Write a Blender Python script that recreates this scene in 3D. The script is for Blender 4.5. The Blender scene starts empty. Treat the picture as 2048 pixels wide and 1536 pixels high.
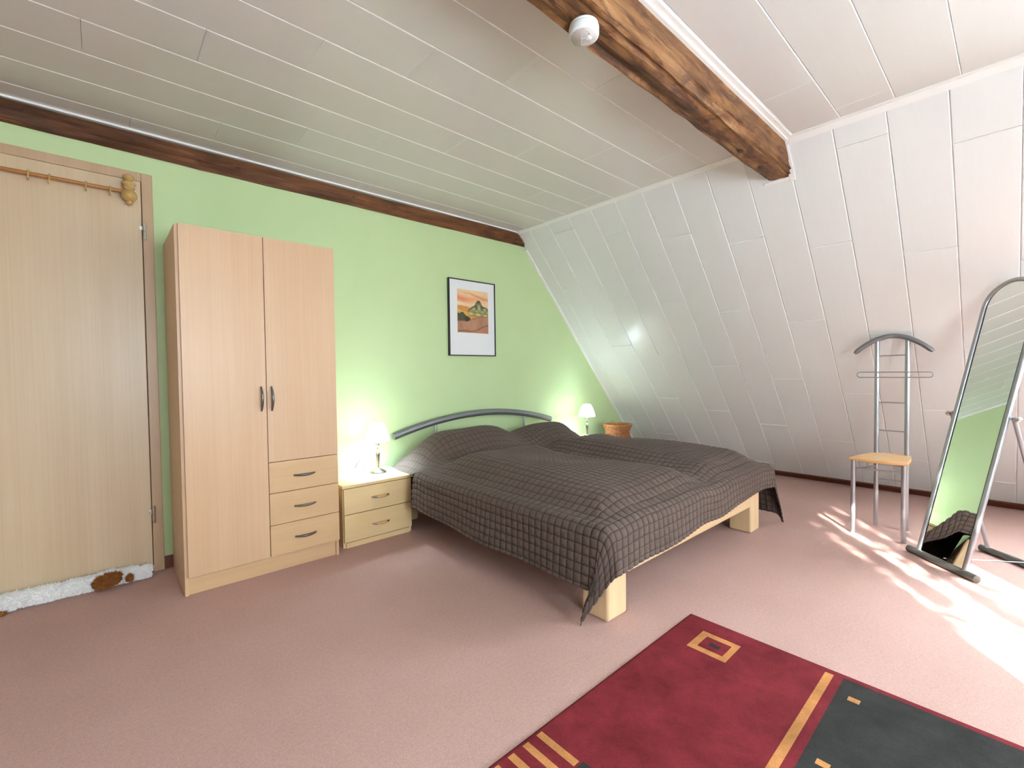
import bpy, bmesh, math, random
import numpy as np
from mathutils import Vector, Matrix
random.seed(7); np.random.seed(7)
S = bpy.context.scene
C = S.collection

# ------------------------------------------------------------------ camera
FPX = 911.72
YAW, PITCH, ROLL = math.radians(42.0427), math.radians(-1.5102), math.radians(0.7267)
CAMZ = 1.025
fw = Vector((math.sin(YAW)*math.cos(PITCH), math.cos(YAW)*math.cos(PITCH), math.sin(PITCH)))
rt = Vector((math.cos(YAW), -math.sin(YAW), 0))
dn = fw.cross(rt)
rt2 = math.cos(ROLL)*rt + math.sin(ROLL)*dn
dn2 = -math.sin(ROLL)*rt + math.cos(ROLL)*dn
cam = bpy.data.objects.new('camera', bpy.data.cameras.new('camera'))
cam.data.sensor_width = 36; cam.data.lens = FPX/2048*36
cam.data.clip_start = .02
M = Matrix.Identity(4)
for i in range(3):
    M[i][0], M[i][1], M[i][2] = rt2[i], -dn2[i], -fw[i]
M[2][3] = CAMZ
cam.matrix_world = M
C.objects.link(cam); S.camera = cam

# ------------------------------------------------------------------ sky, sun, exposure
SKY, SUN, EXPO = 13.0, 21.0, 1.70
w = bpy.data.worlds.new('sky'); S.world = w; w.use_nodes = True
wb = w.node_tree.nodes['Background']
wb.inputs[0].default_value = (0.765, 0.905, 1.0, 1); wb.inputs[1].default_value = SKY
sun = bpy.data.objects.new('sun', bpy.data.lights.new('sun', 'SUN'))
sun.data.energy = SUN; sun.data.angle = math.radians(0.6); sun.data.color = (1.0, .96, .90)
SUNAZ = Vector((.79, .613, 0)).normalized(); SUNEL = math.radians(25)
sd = SUNAZ*math.cos(SUNEL) + Vector((0, 0, -math.sin(SUNEL)))
sun.rotation_euler = sd.to_track_quat('-Z', 'Y').to_euler()
sun.location = (-4, -5, 5)
C.objects.link(sun)
WINS = [(-.05, 1.06)]                       # gable window, x range
RW = (-1.32, -.224, .80, 2.02)              # roof window added out of view for fill skylight: y0, y1, z0, z1
WZ0, WZ1 = .78, 2.06
GY = -1.6                                   # gable wall
for i, (a, b) in enumerate(WINS):           # sky portals in the window openings
    L = bpy.data.lights.new('window_portal', 'AREA'); L.shape = 'RECTANGLE'; L.size = b-a; L.size_y = WZ1-WZ0
    L.cycles.is_portal = True
    o = bpy.data.objects.new('window_portal', L); C.objects.link(o)
    o.location = ((a+b)/2, GY-.15, (WZ0+WZ1)/2); o.rotation_euler = (math.radians(90), 0, 0)
L = bpy.data.lights.new('window_portal', 'AREA'); L.shape = 'RECTANGLE'; L.size = RW[1]-RW[0]; L.size_y = (RW[3]-RW[2])*1.339; L.cycles.is_portal = True
o = bpy.data.objects.new('window_portal', L); C.objects.link(o)
o.location = (4.838-.89*(RW[2]+RW[3])/2 + .747*.145, (RW[0]+RW[1])/2, (RW[2]+RW[3])/2 + .665*.145)
o.rotation_euler = Matrix(((0, -.665, .747), (1, 0, 0), (0, .747, .665))).to_euler()
S.view_settings.view_transform = 'Standard'; S.view_settings.look = 'None'
S.view_settings.exposure = EXPO; S.view_settings.gamma = 1; S.view_settings.use_curve_mapping = False

# ------------------------------------------------------------------ materials
def lin(c):
    return tuple(((v/255)/12.92 if v/255 <= .04045 else ((v/255+.055)/1.055)**2.4) for v in c)
class NT:
    def __init__(s, name):
        s.m = bpy.data.materials.new(name); s.m.use_nodes = True
        s.t = s.m.node_tree; s.n = s.t.nodes; s.b = s.n['Principled BSDF']
    def add(s, typ, **kw):
        nd = s.n.new(typ)
        for k, v in kw.items(): setattr(nd, k, v)
        return nd
    def link(s, a, b): s.t.links.new(a, b)
    def coords(s, scale=(1, 1, 1), kind='Object', loc=(0, 0, 0)):
        tc = s.add('ShaderNodeTexCoord'); mp = s.add('ShaderNodeMapping')
        mp.inputs['Scale'].default_value = scale; mp.inputs['Location'].default_value = loc
        s.link(tc.outputs[kind], mp.inputs[0]); return mp.outputs[0]
    def noise(s, co, scale, detail=4, rough=.55, dist=0):
        nz = s.add('ShaderNodeTexNoise'); nz.inputs['Scale'].default_value = scale
        nz.inputs['Detail'].default_value = detail; nz.inputs['Roughness'].default_value = rough
        nz.inputs['Distortion'].default_value = dist
        s.link(co, nz.inputs['Vector']); return nz.outputs['Fac']
    def ramp(s, fac, stops):
        r = s.add('ShaderNodeValToRGB'); e = r.color_ramp.elements
        while len(e) < len(stops): e.new(.5)
        for el, (p, c) in zip(e, stops): el.position = p; el.color = (*c, 1)
        s.link(fac, r.inputs[0]); return r.outputs[0]
    def mix(s, fac, a, b, blend='MIX'):
        m = s.add('ShaderNodeMix', data_type='RGBA', blend_type=blend)
        for sock, v in ((m.inputs[0], fac), (m.inputs[6], a), (m.inputs[7], b)):
            if isinstance(v, (int, float)): sock.default_value = v
            elif isinstance(v, tuple): sock.default_value = (*v, 1)
            else: s.link(v, sock)
        return m.outputs[2]
    def bump(s, h, strength=.3, dist=.002):
        b = s.add('ShaderNodeBump'); b.inputs['Strength'].default_value = strength; b.inputs['Distance'].default_value = dist
        s.link(h, b.inputs['Height']); s.link(b.outputs[0], s.b.inputs['Normal'])
    def col(s, v):
        if isinstance(v, tuple): s.b.inputs['Base Color'].default_value = (*v, 1)
        else: s.link(v, s.b.inputs['Base Color'])
    def set(s, rough=.5, metal=0, spec=.5, **kw):
        s.b.inputs['Roughness'].default_value = rough; s.b.inputs['Metallic'].default_value = metal
        s.b.inputs['Specular IOR Level'].default_value = spec
        for k, v in kw.items(): s.b.inputs[k].default_value = v
        return s.m
def plain(name, rgb, rough=.5, metal=0, spec=.5, var=.04, nscale=8):
    t = NT(name); c = lin(rgb)
    f = t.noise(t.coords(), nscale, 3)
    t.col(t.ramp(f, [(.3, tuple(x*(1-var) for x in c)), (.7, tuple(min(1, x*(1+var)) for x in c))]))
    return t.set(rough, metal, spec)
def beech(name, axis, base=(222, 184, 140), dark=(203, 160, 116), rough=.38):
    t = NT(name)
    sc = {'z': (1, 1, .06), 'x': (.06, 1, 1), 'y': (1, .06, 1)}[axis]
    f1 = t.noise(t.coords(sc), 14, 5, .6, .4)
    f2 = t.noise(t.coords(tuple(v*v if v < 1 else v for v in sc)), 170, 3, .6)
    a = t.ramp(f1, [(.3, lin(dark)), (.68, lin(base))])
    b = t.ramp(f2, [(.35, (.80, .76, .70)), (.62, (1, 1, 1))])
    t.col(t.mix(.22, a, b, 'MULTIPLY'))
    t.bump(f2, .02, .001)
    return t.set(rough, 0, .5)

M_BEECH_Z = beech('beech_laminate_vertical', 'z', (224, 187, 152), (218, 178, 141))
M_BEECH_X = beech('beech_laminate_horizontal', 'x', (224, 187, 145), (217, 177, 133))
M_NIGHT = beech('beech_nightstand', 'x', (242, 213, 162), (236, 204, 150))
M_DOOR = beech('beech_door_veneer', 'z', (220, 195, 163), (214, 186, 152), .36)
M_FRAME = beech('beech_door_frame', 'z', (206, 174, 142), (196, 163, 130), .4)
M_PINE = beech('pale_bed_timber', 'z', (238, 208, 166), (226, 190, 146), .45)
M_PINE_X = beech('pale_bed_rail_timber', 'x', (238, 208, 166), (226, 190, 146), .45)
M_LACQ = beech('lacquered_turned_beech', 'z', (214, 178, 116), (196, 156, 94), .22)
M_ROD = beech('honey_rod_wood', 'x', (190, 128, 66), (168, 106, 50), .3)
M_SEAT = beech('beech_seat', 'y', (232, 184, 128), (220, 168, 110), .25)

def panel_mat(name, rgb, axis):
    t = NT(name); c = lin(rgb)
    sc = {'x': (.05, 1, 1), 's': (.12, 1, .12)}[axis]
    f = t.noise(t.coords(sc), 60, 4, .6, .6)
    t.col(t.ramp(f, [(.3, tuple(v*.985 for v in c)), (.65, c)]))
    t.bump(f, .008, .0005)
    return t.set(.27, 0, .5)
M_PANEL_C = panel_mat('white_laminate_ceiling_panel', (220, 216, 211), 'x')
M_PANEL_S = panel_mat('white_laminate_wall_panel', (237, 237, 236), 's')
M_EDGE = plain('white_panel_edge', (253, 253, 252), .38, var=.01)
M_TRIM = plain('white_trim', (246, 244, 240), .35, var=.01)

def green_mat():
    t = NT('light_green_wall_paint'); co = t.coords()
    f = t.noise(co, 3, 4); g = t.noise(co, 180, 3)
    t.col(t.ramp(f, [(.3, lin((200, 221, 166))), (.7, lin((203, 224, 171)))]))
    t.bump(g, .08, .001)
    return t.set(.42, 0, .35)
M_GREEN = green_mat()
M_WHITEWALL = plain('white_wall_paint', (236, 233, 226), .7, var=.02)

def carpet(name, rgb):
    t = NT(name); co = t.coords(); c = lin(rgb)
    f = t.noise(co, 420, 2, .7); g = t.noise(co, 2.2, 4, .6); h = t.noise(co, 90, 2, .6)
    a = t.ramp(f, [(.28, tuple(v*.66 for v in c)), (.72, tuple(v*1.3 for v in c))])
    b = t.ramp(g, [(.3, (.93, .92, .91)), (.7, (1, 1, 1))])
    d = t.ramp(h, [(.3, (.90, .89, .88)), (.7, (1, 1, 1))])
    t.col(t.mix(1, t.mix(1, a, b, 'MULTIPLY'), d, 'MULTIPLY')); t.bump(f, .6, .003)
    return t.set(.95, 0, .1)
M_CARPET = carpet('dusty_rose_carpet', (213, 175, 166))
M_CARPET_D = carpet('dusty_rose_carpet_skirting', (140, 96, 84))
M_SKIRT = beech('mahogany_skirting', 'y', (120, 62, 44), (96, 46, 32), .4)

def timber(name, ax='x'):
    t = NT(name); co = t.coords((.22, 1, 1)); co2 = t.coords((.05, 1, 1))
    f = t.noise(co, 9, 6, .65, 1.2); g = t.noise(co2, 60, 5, .7, .6); k = t.noise(t.coords((.45, 1, 1)), 5.5, 3, .5, .5)
    a = t.ramp(f, [(.28, lin((66, 44, 28))), (.44, lin((120, 80, 46))), (.60, lin((156, 110, 66))), (.76, lin((188, 146, 100)))])
    b = t.ramp(g, [(.30, (.45, .38, .32)), (.5, (.95, .93, .9)), (.7, (1.0, 1.0, 1.0))])
    d = t.ramp(k, [(.27, (.28, .22, .18)), (.36, (1, 1, 1))])
    p = t.noise(t.coords((.35, 1, 1), loc=(3.1, 0, 0)), 13, 6, .72, 1.6)
    pc_ = t.ramp(p, [(.38, (.50, .36, .28)), (.52, (1, 1, 1)), (.70, (1.12, 1.06, .96))])
    t.col(t.mix(1, t.mix(1, t.mix(.75, a, b, 'MULTIPLY'), d, 'MULTIPLY'), pc_, 'MULTIPLY')); t.bump(t.mix(.5, f, g), .9, .010)
    return t.set(.55, 0, .4)
M_BEAM = timber('aged_timber')
def timber_dark():
    t = NT('aged_timber_dark'); co = t.coords((.22, 1, 1)); co2 = t.coords((.05, 1, 1))
    f = t.noise(co, 9, 6, .65, 1.2); g = t.noise(co2, 60, 5, .7, .6)
    a = t.ramp(f, [(.28, lin((62, 36, 20))), (.5, lin((112, 70, 42))), (.75, lin((150, 98, 60)))])
    b = t.ramp(g, [(.30, (.35, .28, .24)), (.5, (.95, .93, .9)), (.7, (1.0, 1.0, 1.0))])
    t.col(t.mix(.75, a, b, 'MULTIPLY')); t.bump(t.mix(.5, f, g), .6, .008)
    return t.set(.6, 0, .35)
M_BEAM_D = timber_dark()
M_KNOT = plain('timber_knot', (70, 42, 26), .6, var=.3, nscale=60)
M_GREYMET = plain('grey_powder_coated_tube', (140, 142, 147), .42, .7, .5, .02)
M_SILVER = plain('silver_lacquered_tube', (176, 178, 184), .32, .8, .5, .02)
M_CHROME = plain('brushed_chrome', (205, 203, 198), .22, 1, .5, .02)
M_STEEL = plain('brushed_steel_handle', (128, 126, 124), .35, .95, .5, .03)
M_STAND = plain('dull_grey_stand', (104, 106, 102), .45, .5, .5, .03)
M_MIRROR = NT('mirror_glass').set(.0, 1, .5); M_MIRROR.node_tree.nodes['Principled BSDF'].inputs['Base Color'].default_value = (.86, .88, .86, 1)
M_BLACK = plain('black_frame_lacquer', (18, 17, 18), .35)
M_DARKGASKET = plain('black_rubber_edge', (16, 16, 18), .5)
M_WHITEPL = plain('white_plastic', (240, 240, 238), .4, var=.01)
M_GREYPL = plain('pale_grey_plastic', (206, 200, 196), .45, var=.01)
M_MAT = plain('white_picture_mount', (236, 236, 238), .6, var=.01)
M_CABLE = plain('grey_cable', (110, 120, 116), .5)
M_DARK = plain('dark_recess', (40, 28, 22), .8)
M_MATTRESS = plain('off_white_mattress', (220, 214, 204), .9, var=.03)

def fabric():
    t = NT('taupe_quilted_fabric'); co = t.coords()
    f = t.noise(co, 3, 3); g = t.noise(co, 600, 2, .7)
    a = t.ramp(f, [(.3, lin((98, 82, 75))), (.7, lin((106, 89, 81)))])
    b = t.ramp(g, [(.3, (.8, .8, .8)), (.7, (1.1, 1.1, 1.1))])
    t.col(t.mix(1, a, b, 'MULTIPLY')); t.bump(g, .35, .001)
    t.set(.8, 0, .25); t.b.inputs['Sheen Weight'].default_value = .08; t.b.inputs['Sheen Roughness'].default_value = .5
    return t.m
M_COVER = fabric()
M_GROOVE_SHADE = plain('painted_quilt_groove_shade', (74, 60, 54), .9)  # shade of the quilt grooves, painted as a darker tone along the seams

def pile(name, rgb):
    t = NT(name); co = t.coords(); c = lin(rgb)
    f = t.noise(co, 7, 5, .65, .3); g = t.noise(co, 520, 2, .7)
    a = t.ramp(f, [(.3, tuple(v*.66 for v in c)), (.7, tuple(v*1.22 for v in c))])
    b = t.ramp(g, [(.3, (.7, .7, .7)), (.7, (1.15, 1.15, 1.15))])
    t.col(t.mix(1, a, b, 'MULTIPLY')); t.bump(g, .5, .003)
    return t.set(.95, 0, .1)
M_RUGRED = pile('wine_red_pile', (134, 48, 55))
M_RUGBLK = pile('charcoal_pile', (62, 62, 60))
M_RUGGOLD = pile('golden_tan_pile', (212, 148, 92))
M_RUGEDGE = pile('dark_red_rug_binding', (92, 28, 36))
M_FUR_W = plain('white_plush', (252, 249, 247), .95, 0, .1, .03, 30)
M_FUR_B = plain('brown_plush', (158, 100, 52), .95, 0, .1, .25, 60)
def wicker():
    t = NT('brown_wicker'); co = t.coords()
    f = t.noise(co, 40, 4, .6)
    t.col(t.ramp(f, [(.3, lin((140, 84, 50))), (.7, lin((196, 128, 82)))])); t.bump(f, .3, .002)
    return t.set(.5, 0, .4)
M_WICK = wicker()
M_WICKRIM = plain('honey_wicker_rim', (176, 120, 66), .45, var=.2, nscale=60)
def emis(name, col, st):
    t = NT(name); t.col(col); t.b.inputs['Emission Color'].default_value = (*col, 1); t.b.inputs['Emission Strength'].default_value = st
    return t.set(.3, 0, .3)
M_SHADE = emis('lit_opal_glass', (.80, .93, 1.0), 4.0)
def pane_mat():
    m = bpy.data.materials.new('window_glass'); m.use_nodes = True; t = m.node_tree; n = t.nodes
    n.remove(n['Principled BSDF'])
    tr = n.new('ShaderNodeBsdfTransparent'); gl = n.new('ShaderNodeBsdfGlossy'); gl.inputs['Roughness'].default_value = .02
    mx = n.new('ShaderNodeMixShader')
    mx.inputs[0].default_value = .04; t.links.new(tr.outputs[0], mx.inputs[1]); t.links.new(gl.outputs[0], mx.inputs[2])
    t.links.new(mx.outputs[0], n['Material Output'].inputs[0]); return m
M_PANE = pane_mat()
M_LEAF = plain('climber_leaf', (74, 110, 48), .5, var=.2)
M_STEM = plain('climber_stem', (92, 70, 48), .7)
def vcol_mat():
    t = NT('watercolour_print'); a = t.add('ShaderNodeVertexColor', layer_name='Col'); t.col(a.outputs[0]); return t.set(.5, 0, .4)
M_ART = vcol_mat()

# ------------------------------------------------------------------ mesh helpers
ORIG = {}
class MB:
    def __init__(s): s.v = []; s.f = []; s.mi = []; s.sm = []
    def add(s, vs, fs, mi=0, smooth=False):
        o = len(s.v); s.v += [tuple(p) for p in vs]
        for f in fs: s.f.append(tuple(i+o for i in f)); s.mi.append(mi); s.sm.append(smooth)
        return s
    def box(s, lo, hi, bevel=0, mi=0, seg=2):
        bm = bmesh.new(); bmesh.ops.create_cube(bm, size=1)
        for v in bm.verts: v.co = Vector([(lo[i]+hi[i])/2 + v.co[i]*(hi[i]-lo[i]) for i in range(3)])
        if bevel: bmesh.ops.bevel(bm, geom=bm.edges[:], offset=bevel, segments=seg, profile=.5, affect='EDGES')
        bm.verts.index_update()
        s.add([v.co[:] for v in bm.verts], [[v.index for v in f.verts] for f in bm.faces], mi); bm.free(); return s
    def tube(s, pts, r, n=12, mi=0, closed=False, caps=True):
        pts = [Vector(p) for p in pts]; m = len(pts)
        rs = r if isinstance(r, (list, tuple)) else [r]*m
        tang = []
        for i in range(m):
            a = pts[i-1] if (i > 0 or closed) else pts[i]; b = pts[(i+1) % m] if (i < m-1 or closed) else pts[i]
            tang.append((b-a).normalized())
        up = Vector((0, 0, 1)) if abs(tang[0].z) < .9 else Vector((1, 0, 0))
        u = (up - tang[0]*up.dot(tang[0])).normalized(); vs = []
        for i in range(m):
            u = (u - tang[i]*u.dot(tang[i])).normalized(); w_ = tang[i].cross(u)
            for k in range(n):
                a = 2*math.pi*k/n; vs.append(pts[i] + (u*math.cos(a) + w_*math.sin(a))*rs[i])
        fs = []
        for i in range(m if closed else m-1):
            j = (i+1) % m
            for k in range(n): fs.append((i*n+k, i*n+(k+1) % n, j*n+(k+1) % n, j*n+k))
        s.add(vs, fs, mi, True)
        if caps and not closed:
            s.add(vs[:n], [tuple(range(n))[::-1]], mi); s.add(vs[-n:], [tuple(range(n))], mi)
        return s
    def lathe(s, prof, c, n=32, mi=0, smooth=True):
        vs = []; fs = []
        for (r, z) in prof:
            for k in range(n):
                a = 2*math.pi*k/n; vs.append((c[0]+r*math.cos(a), c[1]+r*math.sin(a), c[2]+z))
        for i in range(len(prof)-1):
            for k in range(n): fs.append((i*n+k, i*n+(k+1) % n, (i+1)*n+(k+1) % n, (i+1)*n+k))
        s.add(vs, fs, mi, smooth); return s
    def prism(s, poly, z0, z1, mi=0):
        n = len(poly); vs = [(x, y, z0) for x, y in poly] + [(x, y, z1) for x, y in poly]
        s.add(vs, [tuple(range(n))[::-1], tuple(range(n, 2*n))] + [(i, (i+1) % n, n+(i+1) % n, n+i) for i in range(n)], mi); return s
    def build(s, name, mats, parent=None, origin=None, fixn=True):
        if not isinstance(mats, (list, tuple)): mats = [mats]
        if parent is not None: o0 = ORIG[parent.name]
        else: o0 = Vector(origin) if origin is not None else Vector((0, 0, 0))
        me = bpy.data.meshes.new(name); me.from_pydata([tuple(Vector(p)-o0) for p in s.v], [], s.f)
        me.polygons.foreach_set('material_index', s.mi); me.polygons.foreach_set('use_smooth', s.sm)
        for m in mats: me.materials.append(m)
        if fixn:
            bm = bmesh.new(); bm.from_mesh(me); bmesh.ops.recalc_face_normals(bm, faces=bm.faces[:]); bm.to_mesh(me); bm.free()
        me.update()
        o = bpy.data.objects.new(name, me); C.objects.link(o)
        if parent is not None: o.parent = parent
        else: o.location = o0
        ORIG[o.name] = o0
        return o
def thing(name, label, cat, loc, group=None):
    o = bpy.data.objects.new(name, None); o.location = loc; o.empty_display_size = .1; C.objects.link(o)
    ORIG[o.name] = Vector(loc); o['label'] = label; o['category'] = cat
    if group: o['group'] = group
    return o
def tag(o, label, cat, group=None):
    o['label'] = label; o['category'] = cat
    if group: o['group'] = group
    return o
def struct(o, label=None, cat=None):
    o['kind'] = 'structure'
    if label: o['label'] = label; o['category'] = cat
    return o
def copy_tree(o, parent=None):
    c = o.copy(); C.objects.link(c)
    if parent is not None: c.parent = parent
    ORIG[c.name] = ORIG.get(o.name, Vector((0, 0, 0))).copy()
    for ch in list(o.children): copy_tree(ch, c)
    return c

# ------------------------------------------------------------------ room shell
WY = 3.042            # green wall
ZC = 2.28             # ceiling
XB, K = 4.838, .89    # sloped wall: x = XB - K z
XL, GYo = -1.75, GY-.14
nS = Vector((1, 0, K)).normalized()          # outward normal of the right slope
struct(MB().box((-4.2, GYo, -.12), (5.2, WY+.15, 0)).build('floor', M_CARPET), 'dusty rose wall to wall carpet floor', 'floor')
DX0, DX1, DZ = -.67, .18, 2.024      # door leaf
wb_ = MB()
wb_.box((DX1+.02, WY, 0), (5.2, WY+.15, 2.5)).box((-4.2, WY, 0), (DX0-.02, WY+.15, 2.5)).box((DX0-.02, WY, DZ+.02), (DX1+.02, WY+.15, 2.5)).box((DX0-.02, WY+.08, 0), (DX1+.02, WY+.15, DZ+.02))
struct(wb_.build('wall_back', M_GREEN), 'light green painted gable wall behind the bed', 'wall')
g = MB(); a0, a1 = WINS[0]
g.box((-4.2, GYo, 0), (5.2, GY, WZ0)).box((-4.2, GYo, WZ1), (5.2, GY, 2.5))
g.box((-4.2, GYo, WZ0), (a0, GY, WZ1)).box((a1, GYo, WZ0), (5.2, GY, WZ1))
struct(g.build('wall_front', M_WHITEWALL), 'white gable wall with a window facing the green wall', 'wall')

def panel(f, n, u0, u1, v0, v1, cu, cv, mats, name, parent, t=.012, gu=.0006, gv=.0008):
    """laminate plank: f(u,v) -> point on the room face, n = direction away from the room. u along the plank (ends), v across"""
    u0 += gu; u1 -= gu; v0 += gv; v1 -= gv
    r0 = [f(u0+cu, v0+cv), f(u1-cu, v0+cv), f(u1-cu, v1-cv), f(u0+cu, v1-cv)]
    r1 = [f(u0, v0)+n*cv, f(u1, v0)+n*cv, f(u1, v1)+n*cv, f(u0, v1)+n*cv]
    r2 = [f(u0, v0)+n*t, f(u1, v0)+n*t, f(u1, v1)+n*t, f(u0, v1)+n*t]
    m = MB(); m.add(r0+r1+r2, [(0, 1, 2, 3)], 0)
    m.f += []; o = 0
    for i in range(4):
        j = (i+1) % 4
        m.f.append((i, j, 4+j, 4+i)); m.mi.append(1); m.sm.append(False)
        m.f.append((4+i, 4+j, 8+j, 8+i)); m.mi.append(1); m.sm.append(False)
    m.f.append((8, 9, 10, 11)); m.mi.append(1); m.sm.append(False)
    return m.build(name, mats, parent)

# ceiling
ceil = struct(MB().box((-4.2, GYo, ZC+.0115), (5.2, WY+.15, ZC+.15)).build('ceiling', M_EDGE), 'white panelled ceiling', 'ceiling')
CY = [WY, 2.89, 2.664, 2.436, 2.212, 1.982, 1.755, 1.52, 1.284, 1.052, .822, .608, .395, .175, -.045, -.265, -.485, -.705, -.925, -1.145, -1.365, GY]
XR = XB - K*ZC
fc = lambda u, v: Vector((u, v, ZC))
for i in range(len(CY)-1):
    j0 = .48 + .338*(i-1)
    js = [j0 + q*1.175 for q in range(-8, 8)]
    xs = [XL] + [x for x in js if XL+.05 < x < XR-.03] + [XR-.002]
    for a, b in zip(xs[:-1], xs[1:]):
        panel(fc, Vector((0, 0, 1)), a, b, CY[i+1], CY[i], .0008, .0026, [M_PANEL_C, M_EDGE], 'panel', ceil)

# sloped wall on the right
def fs(z, y): return Vector((XB-K*z, y, z))
def slab(o_in, o_out, y0, y1, z0, z1, sgn=1):
    m = MB(); vs = []
    for d in (o_in, o_out):
        for (y, z) in ((y0, z0), (y1, z0), (y1, z1), (y0, z1)): vs.append(fs(z, y)+nS*d)
    if sgn < 0: vs = [Vector((2*(XL+XR)/2 - p.x, p.y, p.z)) for p in vs]
    m.add(vs, [(0, 1, 2, 3), (4, 5, 6, 7), (0, 1, 5, 4), (1, 2, 6, 5), (2, 3, 7, 6), (3, 0, 4, 7)]); return m
sw = slab(.0115, .14, RW[1], WY+.15, -.2, ZC+.06)
for q in ((GYo, RW[0], -.2, ZC+.06), (RW[0], RW[1], -.2, RW[2]), (RW[0], RW[1], RW[3], ZC+.06)):
    s2 = slab(.0115, .14, *q); sw.add(s2.v, s2.f)
wr = struct(sw.build('wall_right', M_EDGE), 'white panelled sloping wall under the roof', 'wall')
struct(slab(0, .14, GYo, WY+.15, -.2, ZC+.06, -1).build('wall_left', M_PANEL_S), 'white sloping wall on the far left side', 'wall')
SY = [-1.6, -1.32, -1.099, -.878, -.66, -.44, -.224, -.004, .217, .436, .653, .870, 1.094, 1.314, 1.535, 1.761, 1.984, 2.208, 2.430, 2.656, 2.878, WY]
i0 = SY.index(.217)
for i in range(len(SY)-1):
    z0 = (.73 - .41*(i-i0)) % .9265
    zs = [0.0] + [z for z in (z0-.9265, z0, z0+.9265, z0+2*.9265) if .06 < z < ZC-.04] + [ZC]
    if RW[0]-.01 < SY[i] < RW[1]-.01: zs = [0.0, RW[2], None, RW[3], ZC]
    for a, b in zip(zs[:-1], zs[1:]):
        if a is None or b is None: continue
        panel(fs, nS, a, b, SY[i], SY[i+1], .0020, .0034, [M_PANEL_S, M_EDGE], 'panel', wr, gu=.0010, gv=.0012)

# skirtings
sk = MB(); nin = -nS
struct(slab(-.014, .0, GY, WY, 0, .05).build('baseboard_right', M_SKIRT), 'dark red brown skirting along the sloping wall', 'skirting')
bb = MB(); bb.box((.228, WY-.008, 0), (4.75, WY, .066), .002)
struct(bb.build('baseboard_back', M_CARPET_D), 'carpet skirting strip along the green wall', 'skirting')

# white trims
def trim(mb, name, label):
    return struct(mb.build(name, M_TRIM), label, 'trim')
m = slab(-.006, .0, GY, .872, ZC-.026, ZC); m.box((XR-.022, GY, ZC-.006), (XR+.004, .872, ZC+.001), .001)
trim(m, 'trim_1', 'white moulding where the front ceiling meets the sloping wall')
m = slab(-.005, .0, 1.0, WY, ZC-.02, ZC); m.box((XR-.012, 1.0, ZC-.005), (XR+.004, WY, ZC+.001), .001)
trim(m, 'trim_2', 'white moulding where the rear ceiling meets the sloping wall')
m = slab(-.012, .0, WY-.022, WY, .05, 2.14)
trim(m, 'trim_3', 'white strip along the edge of the green wall and sloping wall')
m = MB().box((XL, .828, ZC-.005), (XR-.012, .851, ZC+.001), .001).box((XL, .851, ZC-.012), (XR, .876, ZC+.001), .002)
trim(m, 'trim_4', 'white ceiling strip beside the thick timber beam')
m = MB().box((XL, WY-.03, ZC-.010), (XR, WY-.004, ZC+.001), .002)
trim(m, 'trim_5', 'white ceiling strip above the wall timber')
m = slab(-.006, .0, .856, .884, 2.10, ZC-.02)
m2 = slab(-.006, .0, .884, 1.018, 2.110, 2.122); m.add(m2.v, m2.f)
trim(m, 'trim_6', 'white collar strip round the beam end on the sloping wall')

# ------------------------------------------------------------------ timber beams
def beam(name, x0, x1, sect, mat, label, nx, amp, seed, cut=0.0):
    rnd = np.random.RandomState(seed); n = len(sect); vs = []; fs_ = []
    ph = rnd.rand(n, 6)*6.28
    for i in range(nx+1):
        t = i/nx; x = x0+(x1-x0)*t
        for k, (y, z, wob) in enumerate(sect):
            d = sum(math.sin(ph[k][q]+x*(1.7, 3.3, 5.9, 11, 19, 33)[q])*(.9, .7, .5, .3, .25, .2)[q] for q in range(6))*amp*wob
            e = sum(math.cos(ph[k][5-q]+x*(2.1, 4.1, 6.7, 12, 21, 35)[q])*(.9, .7, .5, .3, .25, .2)[q] for q in range(6))*amp*wob
            zz = z+e
            vs.append((x - (K*(zz-ZC) if t == 1 else K*(zz-ZC)*t), y+d, zz))
    for i in range(nx):
        for k in range(n): fs_.append((i*n+k, i*n+(k+1) % n, (i+1)*n+(k+1) % n, (i+1)*n+k))
    fs_ += [tuple(range(n)), tuple(range(nx*n, nx*n+n))]
    mb = MB(); mb.add(vs, fs_, 0, False); o = mb.build(name, mat, None, origin=((x0+x1)/2, sect[0][0], sect[0][1]))
    return tag(o, label, 'beam')
def dens(sec, sub=4):
    out = []
    for i in range(len(sec)):
        a = sec[i]; b = sec[(i+1) % len(sec)]
        for q in range(sub): f = q/sub; out.append(tuple(a[j]+(b[j]-a[j])*f for j in range(3)))
    return out
bs = [(.868, ZC+.008, .15), (.866, 2.22, .5), (.863, 2.165, .9), (.872, 2.137, 1), (.885, 2.125, 1), (.94, 2.121, .7), (.985, 2.126, 1), (1.003, 2.145, 1), (1.008, 2.2, .8), (1.008, ZC+.008, .3)]
bm1 = beam('ceiling_beam', XL, XR+.004, dens(bs, 3), M_BEAM, 'thick rough brown timber beam crossing the ceiling', 150, .0045, 4)
ws = [(WY+.05, 2.166, .1), (WY-.012, 2.166, .7), (WY-.026, 2.185, .8), (WY-.030, 2.22, .5), (WY-.026, 2.262, .4), (WY+.05, 2.262, .1)]
bm2 = beam('wall_beam', XL, XR+.01, dens(ws, 3), M_BEAM_D, 'dark brown timber set into the top of the green wall', 150, .004, 11)
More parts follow.
